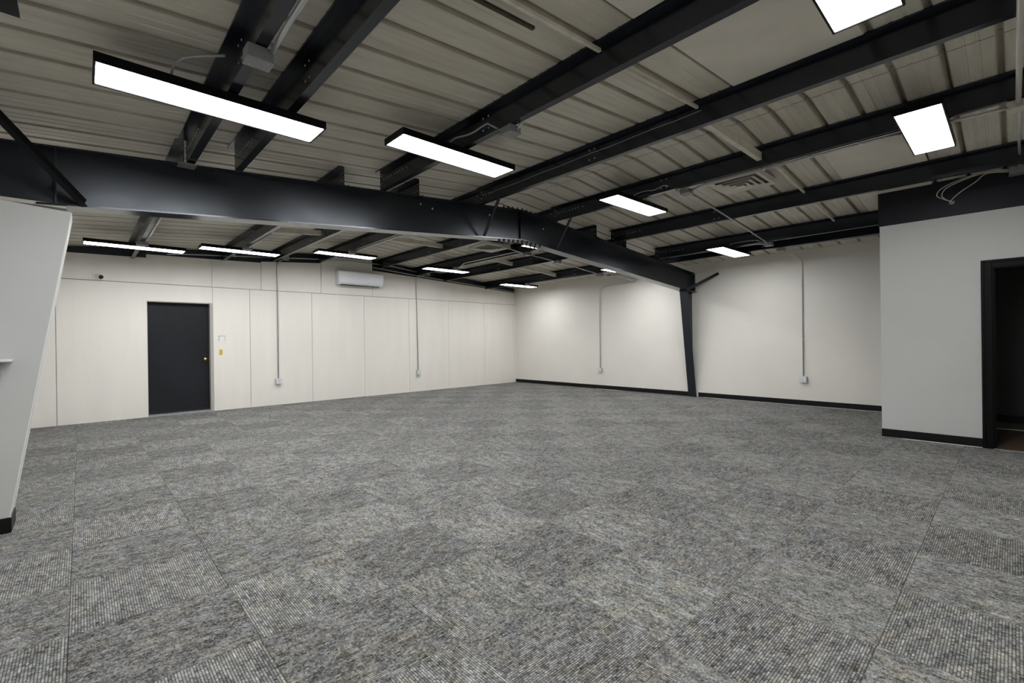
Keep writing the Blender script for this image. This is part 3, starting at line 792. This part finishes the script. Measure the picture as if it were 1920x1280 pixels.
conduit([(0.07, -6.88, 3.12), (0.025, -6.985, 3.05), (0.017, -6.993, 2.95), (0.017, -7.0, 0.565)], 'conduit dropping down the gable wall right of the dark door', 0.0115,
        straps=[((0.017, -6.994, 2.78), Zz), ((0.017, -6.997, 1.45), Zz)], fillet=0.05)
conduit([(0.085, -3.34, 3.08), (0.062, -3.54, 3.035), (0.058, -3.585, 2.97), (0.017, -3.588, 2.86), (0.017, -3.56, 0.555)], 'conduit dropping down the gable wall right of the air conditioner', 0.0115,
        straps=[((0.017, -3.58, 2.75), Zz), ((0.017, -3.57, 1.45), Zz)], fillet=0.06)

# loose cables over the partition
def loose(pts, label):
    e = empty('loose_cable', pts[0]); tag(e, label, 'cable', 'loose cables over the partition')
    P = [Vector(p) for p in pts]; out = []
    for i in range(len(P) - 1):
        a, b_, c, d = P[max(i - 1, 0)], P[i], P[i + 1], P[min(i + 2, len(P) - 1)]
        for q in range(8):
            t = q / 8
            out.append(0.5 * ((2 * b_) + (c - a) * t + (2 * a - 5 * b_ + 4 * c - d) * t * t + (3 * b_ - a - 3 * c + d) * t ** 3))
    out.append(P[-1])
    MB().tube(out, 0.0055, 8).build('sheath', 'conduit_beige', e)
loose([(10.71, -2.54, 3.13), (10.53, -2.52, 3.155), (10.33, -2.53, 3.125), (10.16, -2.53, 3.06), (10.11, -2.52, 2.985), (10.17, -2.50, 2.93), (10.24, -2.45, 2.895)], 'outermost looping cable drooping to the hole in the black band')
loose([(10.71, -2.56, 3.115), (10.53, -2.53, 3.145), (10.35, -2.54, 3.11), (10.2, -2.54, 3.05), (10.155, -2.53, 2.98), (10.18, -2.50, 2.93), (10.25, -2.45, 2.885)], 'inner looping cable drooping to the hole in the black band')
loose([(10.71, -2.55, 3.10), (10.53, -2.54, 3.13), (10.44, -2.53, 3.06), (10.33, -2.52, 2.99), (10.25, -2.49, 2.925), (10.22, -2.45, 2.885)], 'thin straighter cable running down to the hole in the black band')
MB().lathe([(0.028, 0), (0.028, 0.002)], (10.235, PY + 0.0138, 2.89), (0, -1, 0), 12).build('cable_hole', 'plastic_dark', wp)

# ------------------------------------------------------------------ wall outlets
def outlet(x, y, z, nx, label):
    """surface mounted steel box with two duplex receptacles; nx: facing +x (gable wall) or -y (right wall)"""
    e = empty('wall_outlet', (x, y, z)); tag(e, label, 'outlet', 'surface mounted outlets')
    a = 0.058
    if nx: B = lambda u0, u1, v0, v1, d0, d1: MB().box(d0, d1, u0, u1, v0, v1)
    else: B = lambda u0, u1, v0, v1, d0, d1: MB().box(u0, u1, -d1, -d0, v0, v1)
    B(-a, a, -a, a, 0.0005, 0.05).build('box', 'galv', e, bevel=0.004, loc=(0, 0, 0))
    B(-a - .002, a + .002, -a - .002, a + .002, 0.05, 0.0545).build('cover', 'galv_pale', e, bevel=0.003, loc=(0, 0, 0))
    for u in (-.026, .026):
        for v_ in (-.025, .025):
            r = B(u - .017, u + .017, v_ - .016, v_ + .016, 0.0545, 0.059).build('receptacle', 'white_plastic', e, bevel=0.003, loc=(0, 0, 0))
            for s in (-.006, .006):
                B(u + s - .0012, u + s + .0012, v_ - .004, v_ + .006, 0.059, 0.0595).build('slot', 'plastic_dark', r, loc=(0, 0, 0))
    return e
outlet(0.0, -7.0, 0.505, True, 'quad outlet box on the gable wall between the door and the air conditioner')
outlet(0.0, -3.555, 0.50, True, 'quad outlet box on the gable wall right of the air conditioner')
outlet(3.285, 0.0, 0.50, False, 'quad outlet box on the cream wall left of the steel column')
outlet(8.0, 0.0, 0.50, False, 'quad outlet box on the cream wall right of the steel column')

# ------------------------------------------------------------------ fittings on the gable wall
ac = empty('air_conditioner', (0.1, -5.17, 2.82)); tag(ac, 'white wall mounted mini-split air conditioner high on the gable wall', 'air conditioner')
prof = [(0.001, 2.67), (0.001, 2.985), (0.165, 2.985), (0.193, 2.978), (0.203, 2.955), (0.199, 2.80), (0.195, 2.755), (0.178, 2.71), (0.14, 2.675), (0.10, 2.66)]
MB().prism(prof, 1, -5.72, -4.62).build('body', 'ac_white', ac, bevel=0.006)
for y in (-5.735, -4.62):
    MB().prism([(a * .985 + .0005, (z - 2.82) * .985 + 2.82) for a, z in prof], 1, y, y + 0.015).build('end_cap', 'white_plastic', ac, bevel=0.004)
MB().prism([(0.1925, 2.752), (0.2005, 2.79), (0.2025, 2.79), (0.2, 2.752), (0.182, 2.708), (0.179, 2.712)], 1, -5.69, -4.66).build('louver', 'ac_white', ac)
MB().box(0.07, 0.15, -5.66, -4.70, 2.655, 2.672).build('air_outlet', 'plastic_dark', ac)
MB().box(0.02, 0.14, -5.68, -4.66, 2.985, 2.990).build('intake_grille', 'plastic_dark', ac)

cm = empty('security_camera', (0.05, -9.83, 2.5)); tag(cm, 'small white bullet security camera above the dark door', 'camera')
MB().lathe([(0.034, 0), (0.036, 0.006), (0.03, 0.018)], (0.0, -9.90, 2.535), (1, 0, 0), 18).build('mount', 'white_plastic', cm)
dirc = Vector((0.86, 0.42, -0.30)).normalized(); ob = Vector((0.03, -9.888, 2.528))
MB().tube([(0.005, -9.90, 2.535), tuple(ob), tuple(ob + dirc * 0.05)], 0.016, 10).build('arm', 'white_plastic', cm)
MB().lathe([(0.02, 0), (0.036, 0.012), (0.040, 0.03), (0.040, 0.115), (0.037, 0.12)], ob + dirc * 0.02, dirc, 20).build('body', 'white_plastic', cm)
MB().lathe([(0.036, 0), (0.036, 0.003), (0.030, 0.006), (0.012, 0.008)], ob + dirc * 0.140, dirc, 20).build('lens', 'plastic_dark', cm)

tp = empty('wall_plate', (0.005, -8.03, 1.43)); tag(tp, 'square white paper plate in a dark frame beside the dark door', 'wall plate')
MB().box(0.0005, 0.004, -8.086, -7.974, 1.378, 1.482).build('frame', 'joint_grey', tp)
MB().box(0.004, 0.007, -8.079, -7.981, 1.37, 1.473).build('card', 'paper', tp, bevel=0.001)
sw = empty('switch_plate', (0.005, -8.05, 1.155)); tag(sw, 'small yellow switch plate under the white wall plate', 'switch')
MB().box(0.0005, 0.007, -8.078, -8.024, 1.102, 1.208).build('plate', 'yellow_plate', sw, bevel=0.002)
MB().box(0.007, 0.016, -8.057, -8.045, 1.142, 1.168).build('toggle', 'yellow_plate', sw, bevel=0.002)

# ------------------------------------------------------------------ ceiling diffusers
def diffuser(x, y, z, label):
    e = empty('air_diffuser', (x, y, z)); tag(e, label, 'vent', 'square ceiling diffusers')
    for k_, (h, dz) in enumerate(((0.292, 0.0), (0.228, -0.010), (0.166, -0.020), (0.106, -0.030))):
        m_ = MB(); wv = 0.050
        for i in range(4):
            c, s = math.cos(i * math.pi / 2), math.sin(i * math.pi / 2)
            def R(u_, v_, zz_): return (u_ * c - v_ * s, u_ * s + v_ * c, zz_)
            o_, q = h, h - wv
            zz0, zz1 = dz, dz + 0.018
            m_.hexa([R(-o_, -o_, zz0 - 0.0), R(o_, -o_, zz0), R(q, -q, zz1), R(-q, -q, zz1), R(-o_, -o_, zz0 + .004), R(o_, -o_, zz0 + .004), R(q, -q, zz1 + .004), R(-q, -q, zz1 + .004)])
        m_.build('louver_ring', 'vent_beige', e, loc=(0, 0, 0))
    MB().box(-0.05, 0.05, -0.05, 0.05, -0.036, -0.030).build('centre_plate', 'vent_beige', e, loc=(0, 0, 0))
    MB().box(-0.285, 0.285, -0.285, 0.285, 0.045, 0.06).build('backing', 'joint_grey', e, loc=(0, 0, 0))
    MB().box(-0.30, 0.30, -0.30, -0.288, -0.002, 0.06).box(-0.30, 0.30, 0.288, 0.30, -0.002, 0.06).box(-0.30, -0.288, -0.288, 0.288, -0.002, 0.06).box(0.288, 0.30, -0.288, 0.288, -0.002, 0.06).build('rim', 'vent_beige', e, loc=(0, 0, 0))
    return e
diffuser(8.45, -4.08, 3.20, 'square louvred air diffuser under the roof right of the ridge')
diffuser(3.55, -4.02, 3.17, 'square louvred air diffuser seen behind the rafter in the far bay')

wi = empty('wire', (6.1, -6.17, pb(-6.165) + .1)); tag(wi, 'thin dull wire clipped along the web of the fourth near purlin', 'wire')
wp_ = []
for k in range(13):
    wp_.append((6.1 + k * 0.235, -6.165 - 0.004, pb(-6.165) + 0.092 + 0.03 * k / 12 + 0.004 * math.sin(k * 2.1)))
MB().tube(wp_, 0.0035, 6).build('strand', 'cable_grey', wi)
